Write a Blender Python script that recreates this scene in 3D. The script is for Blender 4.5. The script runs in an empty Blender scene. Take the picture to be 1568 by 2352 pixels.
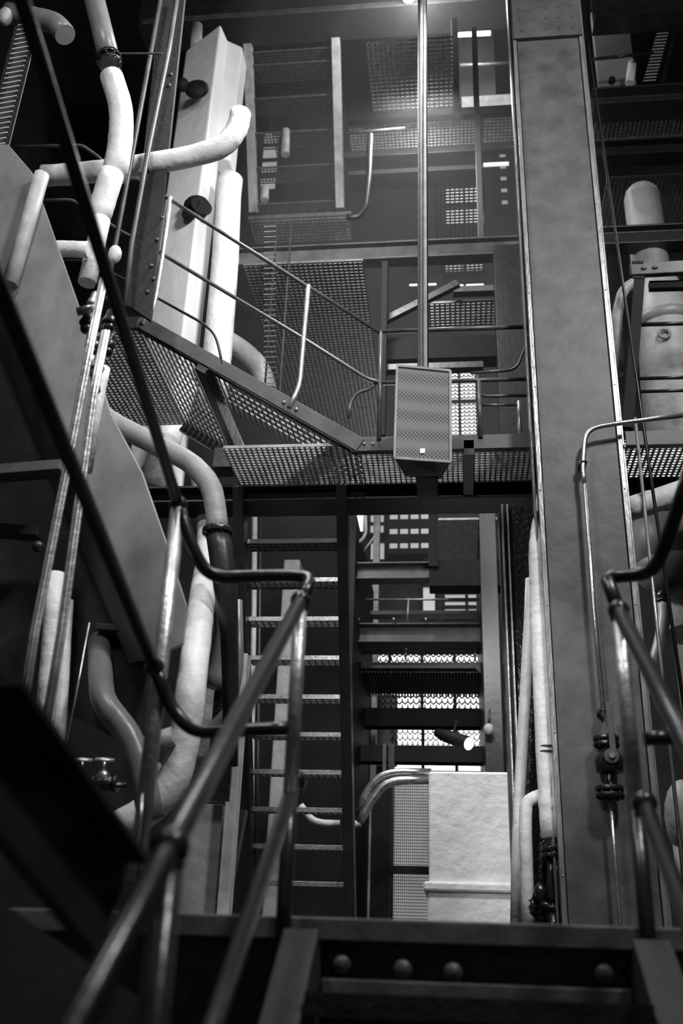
import bpy, bmesh, math, random
from mathutils import Vector, Matrix
random.seed(7)
S = bpy.context.scene
COL = S.collection
# ------------------------------------------------------------------ camera
W, H, F = 1568.0, 2352.0, 2287.0
YAW, PITCH, ROLL = math.radians(7), math.radians(25), math.radians(2.1)
CAM = Vector((0, 0, 1.6))
FW = Vector((-math.sin(YAW)*math.cos(PITCH), math.cos(YAW)*math.cos(PITCH), math.sin(PITCH)))
R0 = Vector((math.cos(YAW), math.sin(YAW), 0)); U0 = R0.cross(FW)
UP = U0*math.cos(ROLL) - R0*math.sin(ROLL); RT = R0*math.cos(ROLL) + U0*math.sin(ROLL)
cd = bpy.data.cameras.new('camera'); cam = bpy.data.objects.new('camera', cd); COL.objects.link(cam)
M = Matrix((RT, UP, -FW)).transposed().to_4x4(); M.translation = CAM; cam.matrix_world = M
cd.sensor_fit = 'VERTICAL'; cd.sensor_height = 36; cd.sensor_width = 24; cd.lens = 36*F/H
cd.clip_start = 0.05; cd.clip_end = 200
cd.dof.use_dof = True; cd.dof.focus_distance = 7.0; cd.dof.aperture_fstop = 1.8
S.camera = cam
# ------------------------------------------------------------------ world, lamps' light, exposure
S.view_settings.view_transform = 'Standard'; S.view_settings.look = 'None'
S.view_settings.exposure = 0.0; S.view_settings.gamma = 1.0; S.view_settings.use_curve_mapping = False
S.cycles.use_denoising = True
S.cycles.max_bounces = 6; S.cycles.diffuse_bounces = 3; S.cycles.glossy_bounces = 3; S.cycles.volume_bounces = 0
S.cycles.sample_clamp_indirect = 4.0
wd = bpy.data.worlds.new('world'); S.world = wd; wd.use_nodes = True
bgn = wd.node_tree.nodes['Background']; bgn.inputs[0].default_value = (1, 1, 1, 1); bgn.inputs[1].default_value = 0.05
def area(name, loc, tgt, size, watts, sy=None):
    l = bpy.data.lights.new(name, 'AREA'); l.energy = watts; l.size = size
    if sy: l.shape = 'RECTANGLE'; l.size_y = sy
    o = bpy.data.objects.new(name, l); COL.objects.link(o); o.location = loc
    o.rotation_euler = (Vector(tgt)-Vector(loc)).to_track_quat('-Z', 'Y').to_euler(); return o
area('hall_lamp_right', (2.6, 1.0, 8.6), (-1.6, 6.2, 5.6), 0.7, 330)
area('hall_lamp_left', (-2.2, 0.8, 8.8), (0.6, 6.0, 4.0), 0.5, 120)
area('fill_below_platform', (0.25, 7.55, 5.2), (0.7, 9.2, 2.6), 0.35, 46)  # added light behind the girder, brightens the white lagged box
area('fill_left_bay', (-1.0, 3.4, 5.0), (-1.9, 5.0, 2.4), 0.3, 14)  # added light that brightens the white elbow pipe
area('lamp_upper_bay', (-0.3, 8.6, 11.0), (-0.3, 11.5, 7.0), 0.8, 90)
pl_ = bpy.data.lights.new('roof_lamp_light', 'POINT'); pl_.energy = 170; pl_.shadow_soft_size = 0.12
po_ = bpy.data.objects.new('roof_lamp_light', pl_); COL.objects.link(po_); po_.location = (-0.33, 9.15, 13.35)
sl_ = bpy.data.lights.new('column_pipe_fill', 'SPOT'); sl_.energy = 520; sl_.spot_size = math.radians(17); sl_.spot_blend = 0.6; sl_.shadow_soft_size = 0.12  # added spot out of view, lifts the white pipes beside the column
so_ = bpy.data.objects.new('column_pipe_fill', sl_); COL.objects.link(so_); so_.location = (-1.2, 0.8, 4.9)
so_.rotation_euler = (Vector((0.38, 6.2, 3.1))-so_.location).to_track_quat('-Z', 'Y').to_euler()
area('lamp_stair_back', (-1.3, 9.0, 6.3), (-1.0, 8.2, 2.0), 0.5, 30)
area('fill_white_duct', (-0.7, 5.4, 9.0), (-3.0, 8.6, 6.6), 0.5, 190)  # added light to brighten the tall white duct
area('lamp_right_bay', (2.6, 6.0, 8.5), (2.4, 9.0, 5.5), 0.6, 28)
# ------------------------------------------------------------------ pixel <-> place
def ray(x, y): return FW + RT*((x-W/2)/F) - UP*((y-H/2)/F)
def A(x, y, Y): d = ray(x, y); return CAM + d*(Y/d.y)
def AX(x, y, X): d = ray(x, y); return CAM + d*(X/d.x)
def AZ(x, y, Z): d = ray(x, y); return CAM + d*((Z-CAM.z)/d.z)
def proj(P): d = P-CAM; z = d.dot(FW); return (W/2+F*d.dot(RT)/z, H/2-F*d.dot(UP)/z)
# ------------------------------------------------------------------ materials
def mat(name, col, rough=0.5, metal=0.0, bump=0.0, scale=12.0, vary=0.25, speck=0.0, stretch=(1, 1, 1), coat=0.0):
    m = bpy.data.materials.new(name); m.use_nodes = True; nt = m.node_tree; b = nt.nodes['Principled BSDF']
    b.inputs['Roughness'].default_value = rough; b.inputs['Metallic'].default_value = metal
    if coat: b.inputs['Coat Weight'].default_value = coat; b.inputs['Coat Roughness'].default_value = 0.2
    tc = nt.nodes.new('ShaderNodeTexCoord'); mp = nt.nodes.new('ShaderNodeMapping'); mp.inputs['Scale'].default_value = stretch
    nt.links.new(tc.outputs['Object'], mp.inputs['Vector'])
    n = nt.nodes.new('ShaderNodeTexNoise'); n.inputs['Scale'].default_value = scale; n.inputs['Detail'].default_value = 4
    nt.links.new(mp.outputs[0], n.inputs['Vector'])
    r = nt.nodes.new('ShaderNodeMapRange'); r.inputs[1].default_value = 0.3; r.inputs[2].default_value = 0.7
    r.inputs[3].default_value = col*(1-vary); r.inputs[4].default_value = col*(1+vary)
    nt.links.new(n.outputs[0], r.inputs[0])
    last = r.outputs[0]
    if speck:
        v = nt.nodes.new('ShaderNodeTexNoise'); v.inputs['Scale'].default_value = 45; v.inputs['Detail'].default_value = 6; v.inputs['Roughness'].default_value = 0.7
        nt.links.new(tc.outputs['Object'], v.inputs['Vector'])
        q = nt.nodes.new('ShaderNodeMapRange'); q.inputs[1].default_value = 0.66; q.inputs[2].default_value = 0.74; q.inputs[3].default_value = 0; q.inputs[4].default_value = speck
        nt.links.new(v.outputs[0], q.inputs[0])
        ad = nt.nodes.new('ShaderNodeMath'); ad.operation = 'ADD'; nt.links.new(last, ad.inputs[0]); nt.links.new(q.outputs[0], ad.inputs[1]); last = ad.outputs[0]
    nt.links.new(last, b.inputs['Base Color'])
    if bump:
        bp = nt.nodes.new('ShaderNodeBump'); bp.inputs['Strength'].default_value = bump; bp.inputs['Distance'].default_value = 0.02
        n2 = nt.nodes.new('ShaderNodeTexNoise'); n2.inputs['Scale'].default_value = scale*2.2; n2.inputs['Detail'].default_value = 3
        nt.links.new(mp.outputs[0], n2.inputs['Vector']); nt.links.new(n2.outputs[0], bp.inputs['Height']); nt.links.new(bp.outputs[0], b.inputs['Normal'])
    return m
LANDB = mat('grey bolt head', 0.075, 0.45, bump=0.2, scale=30)
LAND = mat('worn grey edge', 0.085, 0.45, bump=0.15, scale=14, speck=0.08)
ROUGHS = mat('rough dark steel', 0.018, 0.7, bump=0.2, scale=14, speck=0.03)
STEEL = mat('dark painted steel', 0.022, 0.38, bump=0.10, scale=9, speck=0.05)
STEELG = mat('glossy tarred steel', 0.014, 0.24, bump=0.35, scale=14, speck=0.12)
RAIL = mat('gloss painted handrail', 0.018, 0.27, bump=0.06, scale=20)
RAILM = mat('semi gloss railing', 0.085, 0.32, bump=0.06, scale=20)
RAILL = mat('bright lit handrail', 0.62, 0.40, metal=0.75, bump=0.15, scale=20)  # bright metal, also carries lamp glints on posts and edges
COLM = mat('grey painted column', 0.070, 0.5, bump=0.12, scale=6, vary=0.35, speck=0.08)
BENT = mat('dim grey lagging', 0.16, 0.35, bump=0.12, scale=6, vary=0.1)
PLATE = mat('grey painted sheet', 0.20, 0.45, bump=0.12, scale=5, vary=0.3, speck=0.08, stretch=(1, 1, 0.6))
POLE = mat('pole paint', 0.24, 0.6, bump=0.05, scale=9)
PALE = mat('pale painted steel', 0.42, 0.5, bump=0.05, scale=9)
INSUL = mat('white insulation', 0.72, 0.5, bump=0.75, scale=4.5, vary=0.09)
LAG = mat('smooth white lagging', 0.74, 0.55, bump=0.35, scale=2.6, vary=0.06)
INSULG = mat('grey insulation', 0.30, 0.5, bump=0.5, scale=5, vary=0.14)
SILV = mat('bare metal', 0.55, 0.30, metal=0.9, bump=0.08, scale=25)
EDGE = mat('bright steel angle', 0.30, 0.35, metal=0.6, bump=0.15, scale=30, stretch=(1, 1, 0.2))
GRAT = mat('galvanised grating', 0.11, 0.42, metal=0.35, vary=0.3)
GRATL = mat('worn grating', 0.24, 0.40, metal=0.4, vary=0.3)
BLACK = mat('black steel', 0.008, 0.65); BLACK.node_tree.nodes['Principled BSDF'].inputs['Specular IOR Level'].default_value = 0.2
WALLM = mat('dark sooty wall', 0.030, 0.8, scale=2)
WALLG = mat('grey plaster wall', 0.22, 0.8, scale=2, vary=0.1)
CAB = mat('black cabinet', 0.012, 0.55, bump=0.1, scale=80)
def emis(name, col, st):
    m = bpy.data.materials.new(name); m.use_nodes = True; b = m.node_tree.nodes['Principled BSDF']
    b.inputs['Base Color'].default_value = (col, col, col, 1); b.inputs['Emission Color'].default_value = (1, 1, 1, 1); b.inputs['Emission Strength'].default_value = st
    b.inputs['Roughness'].default_value = 0.3
    return m
DAY = emis('daylit glass', 0.6, 1.3); DAYD = emis('dim daylit glass', 0.5, 0.30); LAMPG = emis('lamp glass', 0.8, 6.0)
def grille():
    m = bpy.data.materials.new('perforated grille'); m.use_nodes = True; nt = m.node_tree; b = nt.nodes['Principled BSDF']
    tc = nt.nodes.new('ShaderNodeTexCoord'); v = nt.nodes.new('ShaderNodeTexVoronoi'); v.inputs['Scale'].default_value = 54; v.inputs['Randomness'].default_value = 0.0
    mp = nt.nodes.new('ShaderNodeMapping'); mp.inputs['Rotation'].default_value = (0, math.radians(45), 0)
    nt.links.new(tc.outputs['Object'], mp.inputs['Vector']); nt.links.new(mp.outputs[0], v.inputs['Vector'])
    r = nt.nodes.new('ShaderNodeMapRange'); r.inputs[1].default_value = 0.30; r.inputs[2].default_value = 0.42; r.inputs[3].default_value = 0.07; r.inputs[4].default_value = 0.25
    nt.links.new(v.outputs['Distance'], r.inputs[0]); nt.links.new(r.outputs[0], b.inputs['Base Color']); b.inputs['Roughness'].default_value = 0.45
    return m
GRILLE = grille()
# ------------------------------------------------------------------ mesh builder
class B:
    def __init__(s): s.bm = bmesh.new(); s.smooth = []
    def quadbox(s, c):                     # 8 corners: bottom loop, top loop
        v = [s.bm.verts.new(p) for p in c]
        for f in ((3, 2, 1, 0), (4, 5, 6, 7), (0, 1, 5, 4), (1, 2, 6, 5), (2, 3, 7, 6), (3, 0, 4, 7)): s.bm.faces.new([v[i] for i in f])
        return s
    def box(s, x0, x1, y0, y1, z0, z1):
        return s.quadbox([Vector(p) for p in ((x0, y0, z0), (x1, y0, z0), (x1, y1, z0), (x0, y1, z0), (x0, y0, z1), (x1, y0, z1), (x1, y1, z1), (x0, y1, z1))])
    def prism(s, pts, vec):
        a = [s.bm.verts.new(p) for p in pts]; b = [s.bm.verts.new(Vector(p)+Vector(vec)) for p in pts]; n = len(a)
        s.bm.faces.new(a[::-1]); s.bm.faces.new(b)
        for i in range(n): s.bm.faces.new((a[i], a[(i+1) % n], b[(i+1) % n], b[i]))
        return s
    def bar(s, p0, p1, w, h, up=(0, 0, 1)):
        p0 = Vector(p0); p1 = Vector(p1); d = (p1-p0).normalized(); sd = d.cross(Vector(up))
        if sd.length < 1e-4: sd = d.cross(Vector((0, 1, 0)))
        sd.normalize(); u = sd.cross(d).normalized()
        c = [p + sd*(i*w/2) + u*(j*h/2) for p in (p0, p1) for i, j in ((-1, -1), (1, -1), (1, 1), (-1, 1))]
        return s.quadbox(c)
    def tube(s, pts, r, n=14, rad=0.0, cap=True, wob=0.0):
        pts = [Vector(p) for p in pts]
        if rad:
            q = [pts[0]]
            for i in range(1, len(pts)-1):
                a, b, c = pts[i-1], pts[i], pts[i+1]; l = min(rad, (a-b).length*0.48, (c-b).length*0.48)
                p, e = b+(a-b).normalized()*l, b+(c-b).normalized()*l
                for k in range(7): t = k/6; q.append(p*(1-t)**2 + b*2*t*(1-t) + e*t*t)
            q.append(pts[-1]); pts = q
        rr = r if isinstance(r, (list, tuple)) else [r]*len(pts)
        if len(rr) != len(pts): rr = [rr[0]+(rr[-1]-rr[0])*i/(len(pts)-1) for i in range(len(pts))]
        d = (pts[1]-pts[0]).normalized(); u = d.orthogonal().normalized(); rings = []
        for i, p in enumerate(pts):
            e = (pts[min(i+1, len(pts)-1)]-pts[max(i-1, 0)]).normalized()
            u = (u - e*u.dot(e)).normalized(); w = e.cross(u); k = rr[i]*(1+random.uniform(-wob, wob))
            rings.append([s.bm.verts.new(p+(u*math.cos(2*math.pi*j/n)+w*math.sin(2*math.pi*j/n))*k) for j in range(n)])
        for a, b in zip(rings, rings[1:]):
            for j in range(n): f = s.bm.faces.new((a[j], a[(j+1) % n], b[(j+1) % n], b[j])); f.smooth = True
        if cap: s.bm.faces.new(rings[0][::-1]); s.bm.faces.new(rings[-1])
        return s
    def ball(s, c, r, sc=(1, 1, 1), seg=14):
        m = Matrix.Translation(c) @ Matrix.Diagonal((r*sc[0], r*sc[1], r*sc[2], 1))
        for v in bmesh.ops.create_uvsphere(s.bm, u_segments=seg, v_segments=seg//2+1, radius=1, matrix=m)['verts']:
            for f in v.link_faces: f.smooth = True
        return s
    def disc(s, c, ax, r, t, n=20): a = Vector(ax).normalized(); c = Vector(c); return s.tube([c-a*t/2, c+a*t/2], r, n)
    def prof(s, poly, p0, p1, u, v):      # 2-D outline swept from p0 to p1
        u = Vector(u); v = Vector(v); p0 = Vector(p0)
        return s.prism([p0+u*a+v*b for a, b in poly], Vector(p1)-p0)
    def torus(s, c, ax, R, r, n=24, k=8):
        ax = Vector(ax).normalized(); u = ax.orthogonal().normalized(); w = ax.cross(u); c = Vector(c); rings = []
        for i in range(n):
            a = 2*math.pi*i/n; d = u*math.cos(a)+w*math.sin(a)
            rings.append([s.bm.verts.new(c+d*(R+r*math.cos(2*math.pi*j/k))+ax*r*math.sin(2*math.pi*j/k)) for j in range(k)])
        for i in range(n):
            a, b = rings[i], rings[(i+1) % n]
            for j in range(k): f = s.bm.faces.new((a[j], a[(j+1) % k], b[(j+1) % k], b[j])); f.smooth = True
        return s
WL = {}
def part(name, b, m, parent=None, bevel=0.0):
    bm = b.bm; bmesh.ops.recalc_face_normals(bm, faces=bm.faces)
    if parent is None:
        xs = [v.co for v in bm.verts]; lo = [min(c[i] for c in xs) for i in range(3)]; hi = [max(c[i] for c in xs) for i in range(3)]
        org = Vector(((lo[0]+hi[0])/2, (lo[1]+hi[1])/2, lo[2]))
    else: org = WL[parent.name]
    bmesh.ops.translate(bm, verts=bm.verts, vec=-org)
    me = bpy.data.meshes.new(name); bm.to_mesh(me); bm.free(); me.materials.append(m)
    o = bpy.data.objects.new(name, me); COL.objects.link(o)
    if parent is None: o.location = org
    else: o.parent = parent
    WL[o.name] = org.copy()
    if bevel:
        md = o.modifiers.new('edge', 'BEVEL'); md.width = bevel; md.segments = 2; md.limit_method = 'ANGLE'; md.angle_limit = math.radians(40)
    return o
def thing(name, label, cat, base, group=None):
    o = bpy.data.objects.new(name, None); COL.objects.link(o); o.location = base; o.empty_display_size = 0.1
    WL[o.name] = Vector(base); return tag(o, label, cat, group)
def tag(o, label, cat, group=None):
    o['label'] = label; o['category'] = cat; o['kind'] = 'thing'
    if group: o['group'] = group
    return o
def struct(name, b, m): o = part(name, b, m); o['kind'] = 'structure'; return o
def one(name, b, m, label, cat, group=None, bevel=0.0): return tag(part(name, b, m, None, bevel), label, cat, group)
DZ = 1.75                                 # level of the landing deck
Yv = Vector((0, 1, 0)); Zv = Vector((0, 0, 1)); Xv = Vector((1, 0, 0))
def isec(w, h, tf, tw): return [(0, 0), (w, 0), (w, tf), (w/2+tw/2, tf), (w/2+tw/2, h-tf), (w, h-tf), (w, h), (0, h), (0, h-tf), (w/2-tw/2, h-tf), (w/2-tw/2, tf), (0, tf)]
def csec(w, h, tf, tw): return [(0, 0), (w, 0), (w, tf), (tw, tf), (tw, h-tf), (w, h-tf), (w, h), (0, h)]      # web towards the viewer
def beam_b(px0, px1, pr, yt, yb, Y, w=0.15, kind='I', b=None, tf=0.018, tw=0.012):
    b = b or B(); zt = A(pr, yt, Y).z; zb = A(pr, yb, Y).z; ym = (yt+yb)/2
    x0 = A(px0, ym, Y).x; x1 = A(px1, ym, Y).x; h = zt-zb
    poly = isec(w, h, min(tf, h*0.2), tw) if kind == 'I' else csec(w, h, min(tf, h*0.2), tw) if kind == 'C' else [(0, 0), (w, 0), (w, h), (0, h)]
    return b.prof(poly, (x0, Y, zb), (x1, Y, zb), Yv, Zv)
def beam(label, px0, px1, pr, yt, yb, Y, w=0.15, kind='I', m=None, name='steel_beam', cat='beam', group=None, bevel=0.004):
    return one(name, beam_b(px0, px1, pr, yt, yb, Y, w, kind), m or STEEL, label, cat, group, bevel)
def grating_b(x0, x1, y0, y1, z, px, py, t=0.006, h=0.03, b=None):
    b = b or B(); n = int((x1-x0)/px)
    for i in range(n+1): x = x0+(x1-x0)*i/max(n, 1); b.box(x-t/2, x+t/2, y0, y1, z-h, z)
    n = int((y1-y0)/py)
    for i in range(n+1): y = y0+(y1-y0)*i/max(n, 1); b.box(x0, x1, y-t/2, y+t/2, z-h*0.9, z-h*0.1)
    return b
def mesh_b(x0, x1, z0, z1, Y, p, t=0.008, b=None, q=1.0):   # expanded metal, upright
    b = b or B(); nx = max(1, round((x1-x0)/p)); pz = p*q; nz = max(1, round((z1-z0)/pz)); dx = (x1-x0)/nx; dz = (z1-z0)/nz
    for i in range(nx):
        for j in range(nz):
            c = Vector((x0+dx*i, Y, z0+dz*j))
            b.bar(c, c+Vector((dx/2, 0, dz/2)), t, t, (0, 1, 0)); b.bar(c+Vector((dx, 0, 0)), c+Vector((dx/2, 0, dz/2)), t, t, (0, 1, 0))
            b.bar(c+Vector((dx/2, 0, dz/2)), c+Vector((dx/2, 0, dz)), t, t, (0, 1, 0))
    return b
def vbar_b(px, py0, py1, Y, wpx, dep, b=None):             # upright bar, seen width in pixels
    b = b or B(); p = A(px, py1, Y); q = A(px+wpx, py1, Y); z1 = A(px, py0, Y).z
    return b.box(p.x, q.x, Y, Y+dep, p.z, z1)
def box_px(x0, x1, y0, y1, Y, dep, b=None, xr=None):
    b = b or B(); ym = (y0+y1)/2; p = A(x0, ym, Y).x; q = A(x1, ym, Y).x; xm = (x0+x1)/2
    return b.box(p, q, Y, Y+dep, A(xm, y1, Y).z, A(xm, y0, Y).z)
def path(pts, Y): return [A(p[0], p[1], p[2] if len(p) > 2 else Y) for p in pts]
# ================================================================== the hall itself
struct('floor', B().box(-8, 8, -3, 17, -0.2, 0), WALLM)
struct('floor_deck', B().box(-8, 8, 3.16, 17, DZ-0.05, DZ), STEEL)
struct('wall_back', B().box(-8, 8, 16, 16.2, 0, 19), WALLM)
struct('wall_left', B().box(-8.2, -8, -3, 16.2, 0, 19), WALLM)
struct('wall_right', B().box(8, 8.2, -3, 16.2, 0, 19), WALLM)
struct('ceiling', B().box(-8.2, 8.2, -3, 16.2, 19, 19.2), WALLM)
wn = [0]
def window(x0, x1, y0, y1, m, Y=15.85, nv=1, nh=1, fr=0.05):
    wn[0] += 1; n = 'window_%d' % wn[0]; ym = (y0+y1)/2; xm = (x0+x1)/2
    X0 = A(x0, ym, Y).x; X1 = A(x1, ym, Y).x; Z0 = A(xm, y1, Y).z; Z1 = A(xm, y0, Y).z
    b = B()
    for i in range(nv+1): x = X0+(X1-X0)*i/nv; b.box(x-fr/2, x+fr/2, Y-0.06, Y+0.14, Z0, Z1)
    for i in range(nh+1): z = Z0+(Z1-Z0)*i/nh; b.box(X0-fr/2, X1+fr/2, Y-0.05, Y+0.14, z-fr/2, z+fr/2)
    f = part(n, b, BLACK); f['kind'] = 'structure'
    part('pane', B().box(X0, X1, Y+0.02, Y+0.06, Z0, Z1), m, f)
    return (X0, X1, Z0, Z1)
window(812, 838, 1170, 1226, DAY); window(822, 838, 1340, 1420, DAY)
window(818, 834, 1640, 1740, DAY); window(820, 832, 1745, 2140, DAY)
window(848, 884, 1180, 1228, DAYD, nv=2, nh=2, fr=0.04); window(848, 886, 1244, 1290, DAYD); window(892, 988, 1176, 1266, DAYD, nv=4, nh=1, fr=0.04)
window(1020, 1112, 430, 520, DAY, nv=2, nh=2); window(1020, 1112, 560, 665, DAY, nv=2, nh=1)
window(1015, 1095, 840, 1010, DAY, nv=2, nh=2)
wx = window(820, 1120, 1490, 1640, DAY, nv=4, nh=2); window(895, 1125, 1650, 1775, DAY, nv=3)
window(968, 1002, 1345, 1412, DAYD); window(1018, 1125, 1345, 1412, DAYD, nv=2, nh=4)
window(1362, 1450, 20, 200, DAYD, Y=15.85, nh=2)
window(600, 640, 300, 440, DAYD, nh=4); window(1140, 1172, 345, 480, DAYD, nv=1, nh=5, fr=0.16); window(1184, 1212, 365, 460, DAYD, nv=1, nh=4, fr=0.16)
# ------------------------------------------------------------------ landing edge and the near flight
t = thing('landing_edge', 'dark bolted channel at the top of the near steps, along the bottom of the view', 'edge beam', (0, 3.05, 1.4))
x0, x1 = A(742, 2120, 3).x, A(1440, 2140, 3).x
part('top_flange', B().box(-1.9, 2.2, 3.0, 3.14, A(1000, 2170, 3).z, DZ), LAND, t, 0.006)
part('web', B().box(-1.9, 2.2, 3.10, 3.13, 1.30, A(1000, 2170, 3).z), STEELG, t)
part('lower_flange', B().box(x0, x1, 3.0, 3.14, A(1000, 2300, 3).z, A(1000, 2256, 3).z), LAND, t, 0.005)
for bx, by in ((790, 2215), (927, 2226), (1040, 2233), (1380, 2236)):
    p = A(bx, by, 3.08); bb = part('bolt', B().ball(p+Vector((0, -0.055, 0)), 0.027, (1, 0.9, 1)).disc(p+Vector((0, -0.02, 0)), Yv, 0.014, 0.08, 8).disc(p+Vector((0, 0.012, 0)), Yv, 0.034, 0.016, 6), LANDB, t)
for bx in (815, 1345):
    p = A(bx, 2225, 3.085); part('cleat', B().box(p.x-0.06 if bx < 1000 else p.x-0.03, p.x+0.03 if bx < 1000 else p.x+0.06, 3.08, 3.10, p.z-0.055, p.z+0.055), STEEL, t, 0.003)
XL, XR = A(690, 1380, 3).x, A(1420, 1400, 3).x
SL = math.tan(math.radians(36.5))
t = thing('step_flight', 'dark steps climbing to the landing between two flat stringers at the bottom', 'stairs', (0, 2.0, 0))
for xs in (x0-0.055, x1+0.055):
    part('stringer', B().bar((xs, 3.02, DZ-0.12), (xs, 0.7, DZ-0.12-2.32*SL), 0.10, 0.22), ROUGHS, t, 0.005)
for k in range(6):
    y = 2.94-0.26*k; z = DZ-0.19-0.19*k
    b = B()
    for q in range(7): b.box(x0+0.0, x1, y-0.25+q*0.036, y-0.25+q*0.036+0.022, z-0.03, z)
    b.box(x0, x1, y-0.26, y-0.245, z-0.05, z+0.004)
    part('tread', b, STEELG, t)
def rail_thing(name, label, base, cat='handrail'): return thing(name, label, cat, base)
# left-hand rail of the near flight
t = rail_thing('stair_handrail', 'gloss dark pipe handrail with ball joints left of the near steps', (XL, 2.0, 0.4))
def onX(X, pts): return [AX(p[0], p[1], X) for p in pts]
a = A(690, 1380, 3); bq = AX(390, 1945, XL); e = bq+(bq-a)*0.75
part('top_rail', B().tube([a, bq, e], 0.0235), RAIL, t)
c = AX(677, 1795, XL); f2 = c+(bq-a)*1.9
part('middle_rail', B().tube([c, f2], 0.0225), RAIL, t)
for p, r in ((a, 0.034), (c, 0.036), (bq, 0.036), (Vector((XL, 3.0, A(638, 2312, 3).z)), 0.036)):
    part('ball_joint', B().ball(p, r).torus(p+Vector((0, 0, -0.8*r)), Zv, r*0.62, 0.008), RAIL, t)
part('post', B().tube([(XL, 3.0, a.z), (XL, 3.0, c.z)], 0.0225), RAILL, t)  # brighter metal for the lit upper half
part('post', B().tube([(XL, 3.0, c.z), (XL, 3.0, A(638, 2312, 3).z)], 0.0225), RAIL, t)  # dark paint puts the shade on the lower half
part('post', B().tube([(XL, bq.y, bq.z), (XL, bq.y, bq.z-1.1)], 0.026), RAIL, t)
XF = A(410, 1160, 3).x
j = AX(410, 1160, XF)
part('return_rail', B().tube([a, A(722, 1322, 3.1), A(600, 1323, 3.1), A(478, 1328, 3.05), A(432, 1240, 3.0), j], 0.0225, rad=0.10), RAIL, t)
j2 = AX(355, 1532, XF)
part('return_rail', B().tube([A(666, 1673, 3.0), A(580, 1676, 3.0), A(440, 1682, 3.0), A(388, 1620, 3.0), j2], 0.0215, rad=0.09), RAIL, t)
# left flight that doubles back over the viewer's left shoulder
t = rail_thing('landing_handrail', 'dark pipe handrail slanting from the upper left down to two ball joints', (XF, 2.2, 1.5))
u1 = AX(80, 100, XF); part('top_rail', B().tube([j, u1, u1+(u1-j)*0.5], 0.019), STEEL, t)
u2 = AX(0, 665, XF); part('middle_rail', B().tube([j2, u2, u2+(u2-j2)*0.5], 0.020), STEEL, t)
for p in (j, j2): part('ball_joint', B().ball(p, 0.031), RAIL, t)
part('post', B().tube([j, (XF, j.y, A(295, 2020, j.y).z)], 0.0255), RAILL, t)
part('earth_cable', B().tube([A(327, 1822, 2.95), A(322, 1900, 2.95), A(312, 1985, 2.95), A(300, 2030, 2.95)], 0.0035, 6), SILV, t)
# big dark stringer bottom left
t = thing('dark_stringer', 'broad blurred black stair stringer crossing the bottom left corner', 'stringer', (-0.9, 1.4, 0.8))
p0, p1 = A(-60, 1690, 1.5), A(250, 2090, 1.9)
part('plate', B().bar(p0, p1, 0.03, 0.17), STEEL, t, 0.004)
part('flange', B().bar(p0+Vector((0.03, 0, 0.085)), p1+Vector((0.03, 0, 0.085)), 0.08, 0.012), STEEL, t)
one('side_plate', B().prism([A(-40, 2040, 2.0), A(330, 2300, 2.35), A(330, 2700, 2.35), A(-40, 2700, 2.0)], (-0.02, 0.03, 0)), STEEL, 'black side plate in the bottom left corner under the stringer', 'plate')
# right-hand rail
t = rail_thing('stair_handrail', 'blurred dark pipe handrail with ball joints at the right edge of the view', (XR, 2.0, 0.4))
a = AX(1420, 1402, XR); f3 = AX(1568, 1690, XR)
part('top_rail', B().tube([a, f3, f3+(f3-a)*1.2], 0.0235), RAIL, t)
c = AX(1479, 1845, XR); g = c+(f3-a)
part('middle_rail', B().tube([c, c+(f3-a)*2.0], 0.0225), RAIL, t)
for p, r in ((a, 0.034), (c, 0.036), (Vector((XR, 3.0, 1.5)), 0.036)): part('ball_joint', B().ball(p, r).torus(p+Vector((0, 0, -0.8*r)), Zv, r*0.62, 0.008), RAIL, t)
part('post', B().tube([(XR, 3.0, a.z), (XR, 3.0, c.z)], 0.0225), RAILL, t)  # upper half lit by way of its bright metal
part('post', B().tube([(XR, 3.0, c.z), (XR, 3.0, 1.5)], 0.0225), RAIL, t)  # lower half shaded by its dark paint
part('return_rail', B().tube([a, A(1394, 1332, 3.1), A(1410, 1324, 3.1), A(1500, 1318, 3.05), A(1542, 1210, 2.95), A(1590, 1060, 2.8)], 0.0225, rad=0.07), RAIL, t)
part('return_rail', B().tube([A(1478, 1697, 3.0), A(1548, 1694, 3.0)], 0.021), RAIL, t)
# ------------------------------------------------------------------ the big column
t = thing('steel_column', 'broad grey riveted steel column rising from the deck right of centre', 'column', (0.85, 6.2, DZ))
CX0, CX1 = A(1246, 1100, 6).x, A(1424, 1100, 6).x; ZT = 14.0
part('front_flange', B().box(CX0, CX1, 6.0, 6.03, DZ, ZT), COLM, t, 0.004)
part('web', B().box((CX0+CX1)/2-0.02, (CX0+CX1)/2+0.02, 6.03, 6.6, DZ, ZT), STEELG, t)
part('back_flange', B().box(CX0-0.02, CX1+0.02, 6.6, 6.63, DZ, ZT), STEELG, t, 0.004)
for xs in (CX0-0.034, CX1+0.006):
    b = B().box(xs, xs+0.028, 5.985, 6.10, DZ, ZT)
    for k in range(15): b.ball((xs+0.014, 5.985, DZ+0.4+k*0.8), 0.008, (1, 0.6, 1), 6)
    part('corner_angle', b, EDGE, t, 0.004)
for xs in (CX0-0.060, CX1+0.045): part('edge_strip', B().box(xs, xs+0.014, 6.05, 6.16, DZ, ZT), EDGE, t, 0.003)
zs = A(1280, 90, 6).z
b = B().box(CX0-0.03, CX1+0.03, 5.965, 6.0, zs, zs+1.6)
for k in range(12):
    for i in range(5): b.ball((CX0+0.04+(CX1-CX0-0.08)*i/4, 5.965, zs+0.09+k*0.13), 0.017, (1, 0.7, 1), 8)
part('splice_plate', b, COLM, t)
SX0 = A(1172, 1700, 6.7).x
t = thing('side_column', 'black tarred narrow column with bright edges beside the left of the broad column', 'column', (SX0, 6.8, DZ))
ztop = A(1180, 1165, 6.7).z
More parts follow.
